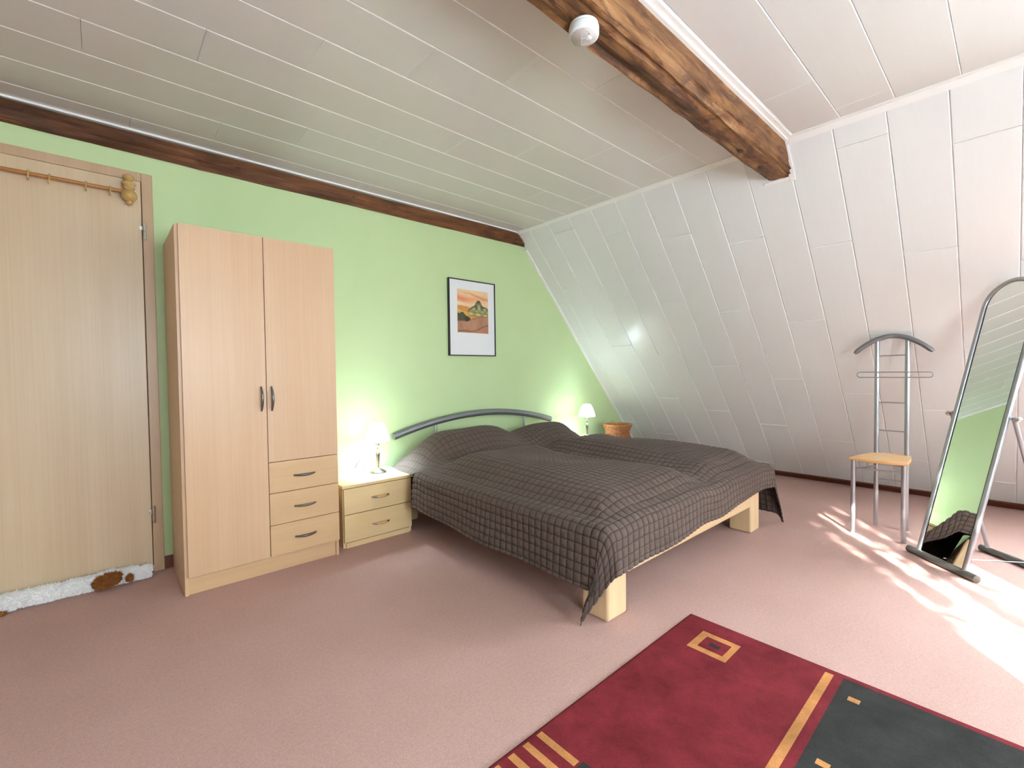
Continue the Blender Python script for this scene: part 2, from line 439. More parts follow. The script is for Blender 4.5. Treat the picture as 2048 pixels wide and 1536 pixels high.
def knot(parent, c, nrm, r):
    nrm = Vector(nrm); mb = MB(); q = nrm.to_track_quat('Z', 'X'); vs = []; fs_ = []
    rings = [(1, -.006), (.85, .003), (.5, .0045), (0.05, .002)]
    for (rr, h) in rings:
        for k in range(14):
            a = 2*math.pi*k/14; p = q @ Vector((r*rr*math.cos(a)*1.0, r*rr*math.sin(a)*1.0, h)); p.x = p.x*1.5
            vs.append(Vector(c)+p)
    for i in range(3):
        for k in range(14): fs_.append((i*14+k, i*14+(k+1) % 14, (i+1)*14+(k+1) % 14, (i+1)*14+k))
    fs_.append(tuple(range(42, 56)))
    mb.add(vs, fs_, 0, True); return mb.build('knot', M_KNOT, parent)
for c, r in [((-.205, WY-.028, 2.225), .018), ((.15, WY-.029, 2.22), .008), ((.62, WY-.029, 2.215), .010), ((1.3, WY-.028, 2.22), .006)]:
    knot(bm2, c, (0, -1, 0), r)
for c, r in [((1.50, .925, 2.122), .012), ((2.02, .93, 2.122), .010), ((2.42, .945, 2.122), .014), ((2.70, .95, 2.122), .012)]:
    knot(bm1, c, (0, 0, -1), r)

# ------------------------------------------------------------------ windows in the gable wall (behind the camera)
for i, (a, b) in enumerate(WINS):
    wn = MB(); y0, y1 = GY-.13, GY-.07; t_ = .06
    wn.box((a, y0, WZ0), (a+t_, y1, WZ1), .004).box((b-t_, y0, WZ0), (b, y1, WZ1), .004).box((a+t_, y0, WZ1-t_), (b-t_, y1, WZ1), .004).box((a+t_, y0, WZ0), (b-t_, y1, WZ0+t_), .004)
    wo = struct(wn.build('window_%d' % (i+1), M_TRIM), 'white framed gable window %s' % ('through which the sun shines' if i == 0 else 'opposite the door'), 'window')
    MB().box((a+t_, GY-.102, WZ0+t_), (b-t_, GY-.098, WZ1-t_)).build('pane', M_PANE, wo)
    MB().box((a-.03, GY-.07, WZ0-.03), (b+.03, GY+.10, WZ0), .006).build('window_sill', M_TRIM, wo)
m = MB(); (y0, y1, z0, z1) = RW  # added roof window, out of view, lets extra skylight into the room
for q in ((y0, y0+.06, z0, z1), (y1-.06, y1, z0, z1), (y0+.06, y1-.06, z0, z0+.045), (y0+.06, y1-.06, z1-.045, z1)):
    s2 = slab(.02, .10, *q); m.add(s2.v, s2.f)
wo = struct(m.build('window_2', M_TRIM), 'white framed roof window added out of view for fill light', 'window')
slab(.06, .066, y0+.06, y1-.06, z0+.045, z1-.045).build('pane', M_PANE, wo)
# unseen climber added outside the sunny window: breaks the far end of the sun patch into streaks
cl = thing('sun_streak_climber', 'unseen leafy climber added outside the gable window to streak the sun', 'plant', ((WINS[0][0]+WINS[0][1])/2, GY-.35, WZ1+.35))
rs_ = random.Random(5)
stems = MB(); leaves = MB(); ZT = WZ1+.35
for q in range(44):
    x = WINS[0][0]-.75 + 1.95*q/43 + rs_.uniform(-.02, .02); y = GY-.24 - rs_.uniform(0, .10); L = ZT-(rs_.uniform(1.08, 1.42) if .14 < x < .38 else rs_.uniform(1.40, 1.72))
    stems.tube([(x+.02*math.sin(5*f+q), y+.02*math.cos(4*f+q), ZT-L*f) for f in [s_/8 for s_ in range(9)]], .003, 5)
    for s_ in range(int(240*L)):
        f = rs_.random()**.95; c = Vector((x+rs_.uniform(-.03, .03), y+rs_.uniform(-.03, .03), ZT-L*f)); r = rs_.uniform(.012, .025)
        d1 = Vector((rs_.uniform(-1, 1), rs_.uniform(-.6, .6), rs_.uniform(-1, .2))).normalized(); d2 = d1.orthogonal().normalized(); d3 = d1.cross(d2)
        leaves.add([c-d1*r*1.3, c+d2*r*.7+d3*r*.1, c+d1*r*1.3, c-d2*r*.7+d3*r*.1, c+d3*r*.12], [(0, 1, 4), (1, 2, 4), (2, 3, 4), (3, 0, 4)])
stems.build('stem', M_STEM, cl); lo_ = leaves.build('foliage', M_LEAF, cl); lo_['kind'] = 'stuff'

# ------------------------------------------------------------------ door
FX0, FX1, FZ = DX0-.046, DX1+.046, DZ+.046
fr = MB()
fr.box((DX1+.001, WY-.016, 0), (FX1, WY+.075, FZ), .003).box((FX0, WY-.016, 0), (DX0-.001, WY+.075, FZ), .003).box((DX0-.001, WY-.016, DZ+.001), (DX1+.001, WY+.075, FZ), .003)
dr = struct(fr.build('door_1', M_FRAME), 'pale beech veneered door in a beech frame beside the wardrobe', 'door')
lf = MB().box((DX0, WY-.022, .006), (DX1-.002, WY+.018, DZ-.002), .003).build('door_leaf', M_DOOR, dr)
for z in (1.729, .262):
    h = MB().tube([(DX1+.008, WY-.026, z), (DX1+.008, WY-.026, z+.042)], .0075, 12).tube([(DX1+.008, WY-.026, z+.043), (DX1+.008, WY-.026, z+.086)], .0075, 12)
    h.box((DX1-.012, WY-.024, z+.05), (DX1+.008, WY-.021, z+.066)); h.tube([(DX1-.008, WY-.028, z+.06), (DX1-.008, WY-.02, z+.06)], .003, 8)
    h.build('hinge', M_CHROME, dr)
hd = MB().tube([(-.60, WY-.023, 1.07), (-.60, WY-.066, 1.07), (-.585, WY-.073, 1.07), (-.338, WY-.073, 1.072)], .009, 12).box((-.622, WY-.03, .90), (-.578, WY-.022, 1.13), .003)
hd.build('door_handle', M_STEEL, lf)

# coat rail on the door
RY, RZ = WY-.062, 1.945
cr = thing('coat_rail', 'wooden rail with turned finial and small hooks on the door', 'coat rail', (-.15, WY-.022, 1.9))
MB().tube([(-.52, RY, RZ-.004), (.128, RY, RZ)], .0085, 14).build('rod', M_ROD, cr)
fin = [(0, .088), (.012, .087), (.0215, .08), (.023, .074), (.020, .067), (.014, .062), (.0125, .057), (.017, .053), (.026, .046), (.0285, .04), (.026, .034), (.021, .030), (.024, .026), (.0255, .022), (.022, .018), (.016, .014), (.018, .010), (.026, .002), (.0315, -.010), (.0325, -.019), (.030, -.028), (.022, -.038), (.012, -.043), (.010, -.045), (.0135, -.048), (.0145, -.053), (.012, -.059), (.005, -.062), (0, -.0625)]
for x in (.130, -.545):
    f = MB().lathe(fin, (x, RY, RZ), 28); f.tube([(x, RY+.02, RZ-.015), (x, WY-.022, RZ-.015)], .013, 12)
    f.build('finial', M_LACQ, cr)
hk0 = None
for x in (-.412, -.2165, -.150, -.027, .060):
    if hk0 is None:
        m = MB(); z0 = RZ-.001
        pts = [(x, RY+.011*math.cos(a), z0+.0115*math.sin(a)) for a in [math.radians(q) for q in range(-20, 200, 20)]]
        pts += [(x, RY-.0115, z0-.012), (x, RY-.0115, z0-.024), (x, RY-.013, z0-.030), (x, RY-.018, z0-.034), (x, RY-.023, z0-.032), (x, RY-.026, z0-.027)]
        m.tube(pts, .0035, 8); m.lathe([(0, .005), (.004, .0035), (.005, 0), (.004, -.0035), (0, -.005)], (x, RY-.026, z0-.027), 10)
        hk0 = m.build('hook', M_LACQ, cr); hx = x
    else:
        c = hk0.copy(); C.objects.link(c); c.parent = cr; c.location = (x-hx, 0, 0)

# draught excluder (plush dog) at the door
dg = thing('draught_excluder', 'white plush dog draught stopper with brown patches along the door foot', 'draught stopper', (-.2, WY-.07, 0))
def plush(name, pts, rad, mat, n_fur, fl, seed, sy=1.0):
    m = MB(); pts = [Vector(p) for p in pts]; n = len(pts); R = random.Random(seed)
    den = []; rr = []
    for i in range(n-1):
        k_ = max(1, int((pts[i+1]-pts[i]).length/.006))
        for q in range(k_): den.append(pts[i].lerp(pts[i+1], q/k_)); rr.append(rad[i]+(rad[i+1]-rad[i])*q/k_)
    den.append(pts[-1]); rr.append(rad[-1]); pts = den; n = len(pts)
    m.tube(pts, rr, 22)
    from mathutils import noise as _nz
    for i, p in enumerate(m.v):
        c_ = pts[min(n-1, (i//22) if i < n*22 else 0)]; p = Vector(p)
        if i < n*22:
            d_ = _nz.noise(p*60)*.008 + _nz.noise(p*150)*.006
            p = p + (p-c_).normalized()*d_; m.v[i] = (p.x, p.y, max(p.z, .001))
    base = list(m.v); faces = [f for f in m.f if len(f) == 4]
    for q in range(n_fur):
        f = R.choice(faces); a, b, c, d = [Vector(base[i]) for i in f]
        u, v = R.random(), R.random(); p = (a*(1-u)+b*u)*(1-v)+(d*(1-u)+c*u)*v
        nn = (b-a).cross(d-a)
        if nn.length < 1e-9: continue
        nn.normalize(); cen = sum(pts, Vector())/n
        i = min(range(n), key=lambda k: (pts[k]-p).length)
        if nn.dot(p-pts[i]) < 0: nn = -nn
        dr_ = (nn + Vector((R.uniform(-.9, .9), R.uniform(-.6, .6), R.uniform(-.8, .4)))).normalized()
        t1 = dr_.orthogonal().normalized()*fl*.28; t2 = dr_.cross(t1).normalized()*fl*.28
        tip = p+dr_*fl*R.uniform(.7, 1.3); tip.z = max(tip.z, .001)
        p = p - dr_*.003
        m.add([p+t1, p-t1*.5+t2*.87, p-t1*.5-t2*.87, tip], [(0, 1, 3), (1, 2, 3), (2, 0, 3)])
    return m.build(name, mat, dg)
DYc = WY-.068
bp = [(-.62+.735*i/24, DYc+.004*math.sin(i*.9), .034+.003*math.sin(i*.7)) for i in range(25)]
br = [.012]+[.034+.0025*math.sin(i*1.7) for i in range(22)]+[.032, .022]
plush('body', bp, br, M_FUR_W, 7000, .013, 1)
plush('snout', [(.06, DYc, .045), (.10, DYc-.004, .046), (.14, DYc-.006, .045), (.165, DYc-.006, .042), (.172, DYc-.006, .041)], [.018, .020, .020, .016, .004], M_FUR_W, 900, .010, 2)
plush('jaw', [(.06, DYc-.012, .016), (.10, DYc-.016, .017), (.14, DYc-.016, .017), (.160, DYc-.016, .016), (.168, DYc-.016, .016)], [.013, .014, .014, .012, .004], M_FUR_W, 700, .009, 3)
plush('ear', [(-.055, DYc-.030, .030), (-.03, DYc-.035, .036), (0, DYc-.036, .040), (.03, DYc-.034, .044), (.048, DYc-.031, .043)], [.012, .026, .029, .026, .010], M_FUR_B, 1500, .011, 4)
plush('eye_patch', [(.068, DYc-.032, .028), (.076, DYc-.036, .028), (.084, DYc-.036, .028), (.090, DYc-.033, .028)], [.008, .016, .016, .007], M_FUR_B, 420, .008, 6)
plush('paw', [(-.42, DYc-.045, .008), (-.39, DYc-.048, .009), (-.345, DYc-.048, .009), (-.33, DYc-.046, .008)], [.005, .008, .008, .004], M_FUR_B, 200, .008, 7)

# ------------------------------------------------------------------ wardrobe
def bow_handle(mb, p0, p1, out, rise, r, n=14, mi=0):
    p0, p1, out = Vector(p0), Vector(p1), Vector(out); pts = []; rr = []
    for i in range(n+1):
        t = i/n; pts.append(p0.lerp(p1, t)+out*(rise*math.sin(math.pi*t)**.75)); rr.append(r*(.62+.5*math.sin(math.pi*t)))
    mb.tube(pts, rr, 12, mi); return mb
WX0, WX1, WF, WH = .264, .981, 2.575, 1.722
wd = thing('wardrobe', 'tall beech two door wardrobe with three drawers against the green wall', 'wardrobe', ((WX0+WX1)/2, (WF+WY)/2, 0))
cb = MB(); yb = WY-.012
cb.box((WX0, WF, 0), (WX0+.015, yb, WH-.002), .001).box((WX1-.015, WF, 0), (WX1, yb, WH-.002), .001).box((WX0+.015, WF+.004, WH-.02), (WX1-.015, yb, WH-.002)).box((WX0+.015, yb-.006, .05), (WX1-.015, yb, WH-.02)).box((WX0+.015, WF+.004, .075), (WX1-.015, yb-.006, .09)).box((.618, WF+.004, .09), (.632, yb-.006, WH-.02))
cb.build('body', M_BEECH_Z, wd)
MB().box((WX0+.015, WF+.012, 0), (WX1-.015, WF+.026, .082)).build('plinth', M_BEECH_X, wd)
GX = .625
d1 = MB().box((WX0+.013, WF-.016, .088), (GX-.0015, WF-.001, WH), .0012).build('door', M_BEECH_Z, wd)
d2 = MB().box((GX+.0015, WF-.016, .577), (WX1-.001, WF-.001, WH), .0012).build('door', M_BEECH_Z, wd)
for d, x in ((d1, .600), (d2, .648)):
    bow_handle(MB(), (x, WF-.016, .843), (x, WF-.016, .966), (0, -1, 0), .024, .0062).build('handle', M_STEEL, d)
for (z0, z1) in ((.415, .574), (.250, .412), (.089, .247)):
    dw = MB().box((GX+.0015, WF-.016, z0), (WX1-.001, WF-.001, z1), .0012).build('drawer', M_BEECH_X, wd)
    zc = (z0+z1)/2-.001
    bow_handle(MB(), (.745, WF-.016, zc), (.853, WF-.016, zc), (0, -1, 0), .024, .0062).build('handle', M_STEEL, dw)

# ------------------------------------------------------------------ nightstands
NX0, NX1, NF, NH = 1.030, 1.476, 2.636, .374
ns = thing('nightstand', 'beech two drawer nightstand between the wardrobe and the bed', 'nightstand', ((NX0+NX1)/2, (NF+WY)/2-.02, 0), 'bedside cabinets')
nb = WY-.045
m = MB().box((NX0, NF+.001, 0), (NX0+.015, nb, NH-.02)).box((NX1-.015, NF+.001, 0), (NX1, nb, NH-.02)).box((NX0+.015, nb-.006, .03), (NX1-.015, nb, NH-.02)).box((NX0+.015, NF+.02, .03), (NX1-.015, nb-.006, .04))
m.build('body', M_NIGHT, ns)
MB().box((NX0-.008, NF-.024, NH-.02), (NX1+.012, nb+.004, NH), .004).build('top', M_NIGHT, ns)
MB().box((NX0+.0155, NF-.010, 0), (NX1-.0155, NF+.016, .030)).build('plinth', M_NIGHT, ns)
for (z0, z1) in ((.199, .350), (.035, .195)):
    d = MB().box((NX0+.003, NF-.016, z0), (NX1-.003, NF, z1), .0015).build('drawer', M_NIGHT, ns)
    zc = z0+.078; h = MB(); pts = []; y = NF-.016
    for i in range(17):
        t = i/16; pts.append((1.203+.116*t, y-.024*math.sin(math.pi*t)**.7, zc))
    h.tube(pts[4:13], [.0068+.0018*math.sin(math.pi*i/8) for i in range(9)], 12, 0)
    h.tube(pts[:5], [.003, .005, .0068, .0076, .0074], 12, 1); h.tube(pts[12:], [.0074, .0076, .0068, .005, .003], 12, 1)
    h.build('handle', [M_SEAT, M_CHROME], d)
ns2 = copy_tree(ns); ns2.location = (3.47, ns.location.y, 0); ns2['label'] = 'beech nightstand under the far lamp, hidden behind the bed'

# ------------------------------------------------------------------ table lamps
LX, LY = 1.338, 2.812
lp = thing('table_lamp', 'lit table lamp with white glass shade on the nightstand by the wardrobe', 'lamp', (LX, LY, NH), 'bedside lamps')
b = MB().lathe([(0, .0), (.052, 0), (.056, .002), (.0555, .005), (.049, .012), (.036, .020), (.022, .026), (.011, .030), (.009, .033)], (LX, LY, NH), 36); b.build('base', M_CHROME, lp)
MB().lathe([(.009, .032), (.0085, .036), (.0105, .07), (.0135, .105), (.0148, .125), (.014, .134), (.009, .141), (.0055, .144), (.0055, .178), (.012, .180), (.0125, .196), (.011, .199), (0, .200)], (LX, LY, NH), 28).build('stem', M_CHROME, lp)
prof = [(.0800, .212), (.0785, .222), (.0735, .244), (.066, .268), (.056, .293), (.047, .312), (.041, .322), (.034, .328), (.030, .330)]
sh = MB().lathe(prof+[(r-.003, z-.001) for r, z in prof[::-1]]+[prof[0]], (LX, LY, NH), 40); sh.build('lamp_shade', M_SHADE, lp)
MB().tube([(LX-.05, LY+.01, NH+.004), (LX-.055, LY+.06, NH+.02), (LX-.05, LY+.12, NH+.05), (LX-.052, LY+.17, NH+.062), (LX-.06, LY+.20, NH+.03), (LX-.06, LY+.215, NH+.012)], .002, 6).build('cord', M_CABLE, lp)
lb = bpy.data.lights.new('bulb_light', 'POINT'); lb.energy = 2.0; lb.color = (.76, .92, 1.0); lb.shadow_soft_size = .022
lo = bpy.data.objects.new('bulb_light', lb); C.objects.link(lo); lo.parent = lp; lo.location = (0, 0, .285)
lp2 = copy_tree(lp); lp2.location = (3.50, 2.80, NH); lp2['label'] = 'lit table lamp with white glass shade behind the bed near the wicker basket'

# ------------------------------------------------------------------ picture
PX0, PX1, PZ0, PZ1 = 2.062, 2.540, 1.162, 1.782
pc = thing('framed_picture', 'black framed watercolour of an orange mountain landscape on the green wall', 'picture', ((PX0+PX1)/2, WY, PZ0))
m = MB(); t_ = .008; d0 = WY-.024
m.box((PX0, d0, PZ0), (PX0+t_, WY-.001, PZ1), .001).box((PX1-t_, d0, PZ0), (PX1, WY-.001, PZ1), .001).box((PX0+t_, d0, PZ0), (PX1-t_, WY-.001, PZ0+t_), .001).box((PX0+t_, d0, PZ1-t_), (PX1-t_, WY-.001, PZ1), .001)
m.build('frame', M_BLACK, pc)
MB().box((PX0+t_, WY-.016, PZ0+t_), (PX1-t_, WY-.004, PZ1-t_)).build('mount', M_MAT, pc)
IX0, IX1, IZ0, IZ1 = 2.146, 2.464, 1.352, 1.702
NXg, NZg = 90, 100; m = MB(); vs = []; cols = []
def art(u, v):
    """u right 0-1, v up 0-1; hills at dusk"""
    def L(c): return np.array(lin(c))
    n1 = math.sin(u*9+v*4)+.6*math.sin(u*21-v*9+1)+.4*math.sin(u*37+v*23)
    w1 = .012*n1
    sky = L((238, 205, 160)); c = sky*1
    def blend(c, col, a): a = max(0, min(1, a)); return c*(1-a)+col*a
    c = blend(c, L((232, 140, 96)), math.exp(-((v-.80+.03*math.sin(u*5))/.075)**2)*(1-.75*u)*1.1)
    c = blend(c, L((222, 128, 84)), math.exp(-((v-(.96-.05*math.sin(u*2.5)-.22*max(0, u-.35)**1.3+w1*.5))/.025)**2)*.8*min(1, u*2))
    c = blend(c, L((240, 226, 190)), math.exp(-((v-.66-.06*(.3-u))/.03)**2)*max(0, 1-u*2.2))
    hor = .62-.08*u+.02*math.sin(u*7)
    if v < hor+w1*.4:
        c = L((218, 140, 86)); c = blend(c, L((214, 180, 84)), .75*math.exp(-((v-.50+.10*u-.05*n1*.3)/.07)**2)*(.3+abs(math.sin(u*4+1))))
        c = blend(c, L((150, 92, 54)), .5*math.exp(-((v-(.57-.25*u))/.012)**2))
    # mountain
    pk = .52 + .24*math.exp(-(abs(u-.68)/.115)**2.6) + .10*math.exp(-((u-.48)/.11)**2) + .12*math.exp(-((u-.90)/.14)**2)
    lowm = .50-.06*(u-.4)
    if u > .33 and v < pk+w1*.7 and v > lowm:
        c = blend(L((92, 92, 58)), L((190, 184, 136)), .5+.5*math.sin(u*34+v*5)*math.sin(v*20+2) - .35*(v-.55)/.2)
        if v > pk-.035: c = L((82, 84, 50))
    if u > .36 and lowm-.10 < v <= lowm+.01:
        c = blend(L((206, 196, 128)), L((160, 150, 92)), .5+.5*math.sin(u*26)); c = blend(c, L((92, 86, 46)), math.exp(-((v-lowm)/.015)**2)*.8)
        c = blend(c, L((112, 92, 46)), math.exp(-((v-lowm+.09)/.014)**2)*.8)
    # dark hill left
    dh = .46 - .9*max(0, u-.18)**1.25 - .02*math.sin(u*30)
    if u < .42 and .22 < v < dh: c = blend(L((58, 56, 36)), L((108, 104, 70)), .3+.3*n1*.5)
    # foreground
    fg = .26 + .10*math.sin(u*3.0-.3)*u + .12*u*u + w1*1.2
    if v < fg:
        c = blend(L((206, 150, 118)), L((150, 110, 84)), .45+.3*n1*.6); c = blend(c, L((96, 72, 48)), math.exp(-((v-fg)/.014)**2)*.9)
        c = blend(c, L((84, 62, 48)), .75*math.exp(-((v-(.02+.17*u*u+.02*math.sin(u*9)))/.014)**2))
        c = blend(c, L((206, 120, 84)), .6*max(0, 1-v/(.02+.14*u*u+.001)))
    return np.clip(c*(1+.05*n1*.5), 0, 1)
for j in range(NZg+1):
    for i in range(NXg+1):
        u, v = i/NXg, j/NZg
        vs.append((IX0+(IX1-IX0)*u, WY-.0170, IZ0+(IZ1-IZ0)*v)); cols.append(art(u, v))
fs_ = [(j*(NXg+1)+i, j*(NXg+1)+i+1, (j+1)*(NXg+1)+i+1, (j+1)*(NXg+1)+i) for j in range(NZg) for i in range(NXg)]
m.add(vs, fs_); po = m.build('painting', M_ART, pc, fixn=False)
ca = po.data.color_attributes.new('Col', 'FLOAT_COLOR', 'POINT')
ca.data.foreach_set('color', np.array([(*c, 1) for c in cols], dtype=np.float32).ravel())

# ------------------------------------------------------------------ bed
BX0, BX1, BY0, BY1 = 1.50, 3.115, 1.10, 2.95
bd = thing('bed', 'double bed with pale timber legs and curved grey metal headboard', 'bed', ((BX0+BX1)/2, (BY0+BY1)/2, 0))
for (x, y) in ((BX0, BY0), (BX1-.135, BY0), (BX0, BY1-.135), (BX1-.135, BY1-.135)):
    MB().box((x, y, 0), (x+.135, y+.135, .262), .012, seg=3).build('leg', M_PINE, bd)
MB().box((BX0+.136, BY0+.003, .166), (BX1-.136, BY0+.031, .268), .004).build('rail', M_PINE_X, bd)
MB().box((BX0+.136, BY1-.031, .166), (BX1-.136, BY1-.003, .268), .004).build('rail', M_PINE_X, bd)
for x in (BX0+.003, BX1-.031):
    MB().box((x, BY0+.136, .166), (x+.028, BY1-.136, .268), .004).build('rail', M_PINE_X, bd)
MB().box((BX0+.085, BY0+.04, .262), (BX1-.03, BY1-.02, .39), .03, seg=3).build('mattress', M_MATTRESS, bd)
HYc = 2.975; pts = []
for i in range(41):
    t = i/40; x = 1.537+(3.165-1.537)*t; u = (t-.5)*2; pts.append((x, HYc, .692-.118*abs(u)**2.0))
MB().tube(pts, .0262, 20).build('headboard_tube', M_GREYMET, bd)
for x in (1.893, 2.822):
    MB().tube([(x, HYc, .2), (x, HYc, .672)], .010, 12).build('headboard_post', M_SILVER, bd)

# quilted cover ------------------------------------------------
CX0, CX1, CY0, CY1 = 1.462, 3.165, 1.085, 2.925     # edges of the flat top (before rounding)
CELL = .0385
def sstep(a, b, x): t = np.clip((x-a)/(b-a), 0, 1); return t*t*(3-2*t)
def top_h(x, y):
    h = .452 + 0*x
    # two duvets
    for (xa, xb, amp) in ((1.50, 2.36, .050), (2.40, 3.14, .052)):
        wx = sstep(xa-.02, xa+.22, x)*(1-sstep(xb-.20, xb+.04, x))
        wy = sstep(1.02, 1.20, y)*(1-sstep(2.27, 2.42, y))
        h = h + amp*wx*wy*(1+.35*np.sin(2.2*(y-1.1))) + .012*wx*wy*np.sin(7*x+4*y)
    h = h + .024*np.exp(-((y-2.22)/.10)**2-((x-2.12)/.34)**2) + .02*np.exp(-((y-2.22)/.10)**2-((x-2.95)/.2)**2)
    h = h - .026*np.exp(-((x-1.98-.25*(2-y))/.20)**2-((y-1.75)/.28)**2)
    h = h - .018*np.exp(-((x-2.42)/.12)**2)*sstep(1.15, 1.5, y)
    # pillows
    for (xc, wx_, amp) in ((1.95, .40, .165), (2.88, .40, .135)):
        px = np.exp(-np.abs((x-xc)/wx_)**(4.0 if xc < 2.4 else 3.0)); py = np.exp(-np.abs((y-2.70)/.20)**2.6)
        h = h + amp*px*py
    h = h + .055*np.exp(-((x-2.40)/.22)**2)*np.exp(-np.abs((y-2.70)/.22)**2.6)
    h = h + .018*np.sin(9*x+2)*np.exp(-((y-2.5)/.12)**2)
    h = h - .06*(1-sstep(1.45, 1.78, x))*sstep(2.42, 2.62, y)
    # sink towards edges
    ed = np.minimum(np.minimum(x-CX0, CX1-x), y-CY0)
    h = h - .035*(1-sstep(0, .16, ed))
    return h
RAD = .055
def cover(a, b):
    """a: cloth coordinate across (a in [CX0-drop, CX1+drop]), b along (head CY1 down to CY0-drop)"""
    dx = np.where(a < CX0, CX0-a, np.where(a > CX1, a-CX1, 0.)); sx = np.where(a < CX0, -1., 1.)
    dy = np.where(b < CY0, CY0-b, 0.)
    x = np.clip(a, CX0, CX1); y = np.clip(b, CY0, CY1)
    z = top_h(x, y)
    d = np.sqrt(dx*dx+dy*dy)+1e-9
    ux = sx*dx/d; uy = -dy/d
    q = RAD*math.pi/2
    ph = np.minimum(d, q)/RAD
    rest = np.maximum(d-q, 0)
    th = np.arctan2(dy, dx+1e-9); cor = np.where((dx > 0) & (dy > 0), np.sin(2*th)**2, 0.)
    fl = np.where(sx > 0, .05+.27*np.clip(dx/(dx+dy+1e-9), 0, 1)*(1-sstep(2.0, 2.45, b)), .05) + .02*np.sin(b*7+1)*(dy <= 0) + .02*np.sin(a*8)*(dx <= 0)
    out = RAD*np.sin(ph) + rest*fl
    down = RAD*(1-np.cos(ph)) + rest*(.995+np.where(sx < 0, .30, .10)*np.where((dx > 0) & (dy > 0), np.sin(2*np.arctan2(dy, dx+1e-9))**2, 0.))
    x2 = x+ux*out; y2 = y+uy*out
    lft = (sx < 0)
    k = cor**.6*np.clip(rest/.36, 0, 1.2)**1.5
    # near left corner: the hanging point swings round to the side of the leg; right corner: swings outward
    x2 = x2 + np.where(lft, -.015*k, .085*k); y2 = y2 + np.where(lft, .175*k, .02*k)
    # pleat either side of the hanging corner
    x2 = x2 + np.where(lft, -1, 1)*.016*np.sin(4*th)*(cor > 0)*np.clip(rest/.2, 0, 1)
    # soft folds towards the hem
    wob = np.clip(rest/.2, 0, 1)
    x2 = x2 + np.where(lft, .10*sstep(2.47, 2.62, b)*np.clip((CX0+.32-a)/.32, 0, 1), -.10*sstep(2.30, 2.58, b)*np.clip((a-CX1+.32)/.32, 0, 1))
    x2 = x2 + np.where((dx > 0) & (dy <= 0), sx*.007*wob*np.sin(b*11+.5), 0)
    y2 = y2 + np.where((dy > 0) & (dx <= 0), -.006*wob*np.sin(a*10+1), 0)
    return np.stack([x2, y2, np.maximum(z-down, .006)], -1)
def samples(lo, hi):
    out = []; n0 = int(math.floor(lo/CELL)); n1 = int(math.ceil(hi/CELL))
    for i in range(n0, n1+1):
        for f in (0, .055, .30, .70, .945):
            v = (i+f)*CELL
            if lo < v < hi: out.append((v, f))
    return [(lo, .5)]+out+[(hi, .5)]
DL, DF, DR = .285, .222, .385
A = samples(CX0-DL, CX1+DR); B_ = samples(CY0-DF, CY1+.0)
av = np.array([q[0] for q in A]); bv = np.array([q[0] for q in B_])
af = np.array([q[1] for q in A]); bf = np.array([q[1] for q in B_])
AA, BB = np.meshgrid(av, bv)
# hem line: shorter drop at the left towards the head, and on the foot towards the right
sc_l = np.where(AA < CX0, 1-.16*sstep(1.6, 2.9, BB), 1.0)
AA2 = np.where(AA < CX0, CX0-(CX0-AA)*sc_l, AA)
sc_f = np.where(BB < CY0, 1-.22*sstep(1.7, 3.0, AA)*(1-sstep(3.12, 3.3, AA)), 1.0)
BB2 = np.where(BB < CY0, CY0-(CY0-BB)*sc_f, BB)
P = cover(AA2, BB2); e = 1e-4
Pa = cover(AA2+e, BB2)-cover(AA2-e, BB2); Pb = cover(AA2, BB2+e)-cover(AA2, BB2-e)
N = np.cross(Pa, Pb); N /= (np.linalg.norm(N, axis=-1, keepdims=True)+1e-12)
lineA = np.where(np.isclose(af, 0), 1., np.where(np.isclose(af, .055) | np.isclose(af, .945), .25, np.where(np.isclose(af, .5), 0, 0)))
lineB = np.where(np.isclose(bf, 0), 1., np.where(np.isclose(bf, .055) | np.isclose(bf, .945), .25, 0))
mid = lambda f: np.where((f > .2) & (f < .8), 1., 0.)
G = np.maximum(lineA[None, :], lineB[:, None])
PU = mid(af)[None, :]*mid(bf)[:, None]
# taut (flat quilting) on the upper left shoulder, puffed on sides, foot and dips
amp = .35 + .65*np.clip(sstep(.03, .12, CX0-AA) + (1-sstep(1.05, 1.35, BB)) + sstep(2.0, 2.5, AA)*.7 + np.exp(-((AA-1.95)/.3)**2-((BB-1.75)/.35)**2), 0, 1)
D = -.0055*G*amp + .0022*PU*amp
P = P + N*D[..., None]
nb_, na = AA.shape
Mq = MB(); idx = lambda j, i: j*na+i
faces = []; mis = []
for j in range(nb_-1):
    for i in range(na-1):
        faces.append((idx(j, i), idx(j, i+1), idx(j+1, i+1), idx(j+1, i)))
        mis.append(1 if (G[j, i] > .2 and G[j, i+1] > .2 and G[j+1, i] > .2 and G[j+1, i+1] > .2) else 0)
me = bpy.data.meshes.new('bedspread'); co = Vector(((CX0+CX1)/2, (CY0+CY1)/2, 0))
me.from_pydata([tuple(p) for p in (P.reshape(-1, 3)-np.array(co[:]))], [], faces)
me.materials.append(M_COVER); me.materials.append(M_GROOVE_SHADE); me.polygons.foreach_set('material_index', mis)
me.polygons.foreach_set('use_smooth', [True]*len(faces)); me.update()
cv = bpy.data.objects.new('bedspread', me); C.objects.link(cv); cv.location = co; ORIG[cv.name] = co
sol = cv.modifiers.new('thickness', 'SOLIDIFY'); sol.thickness = .004; sol.offset = -1
tag(cv, 'dark taupe quilted bedspread draped over the double bed', 'bedspread')

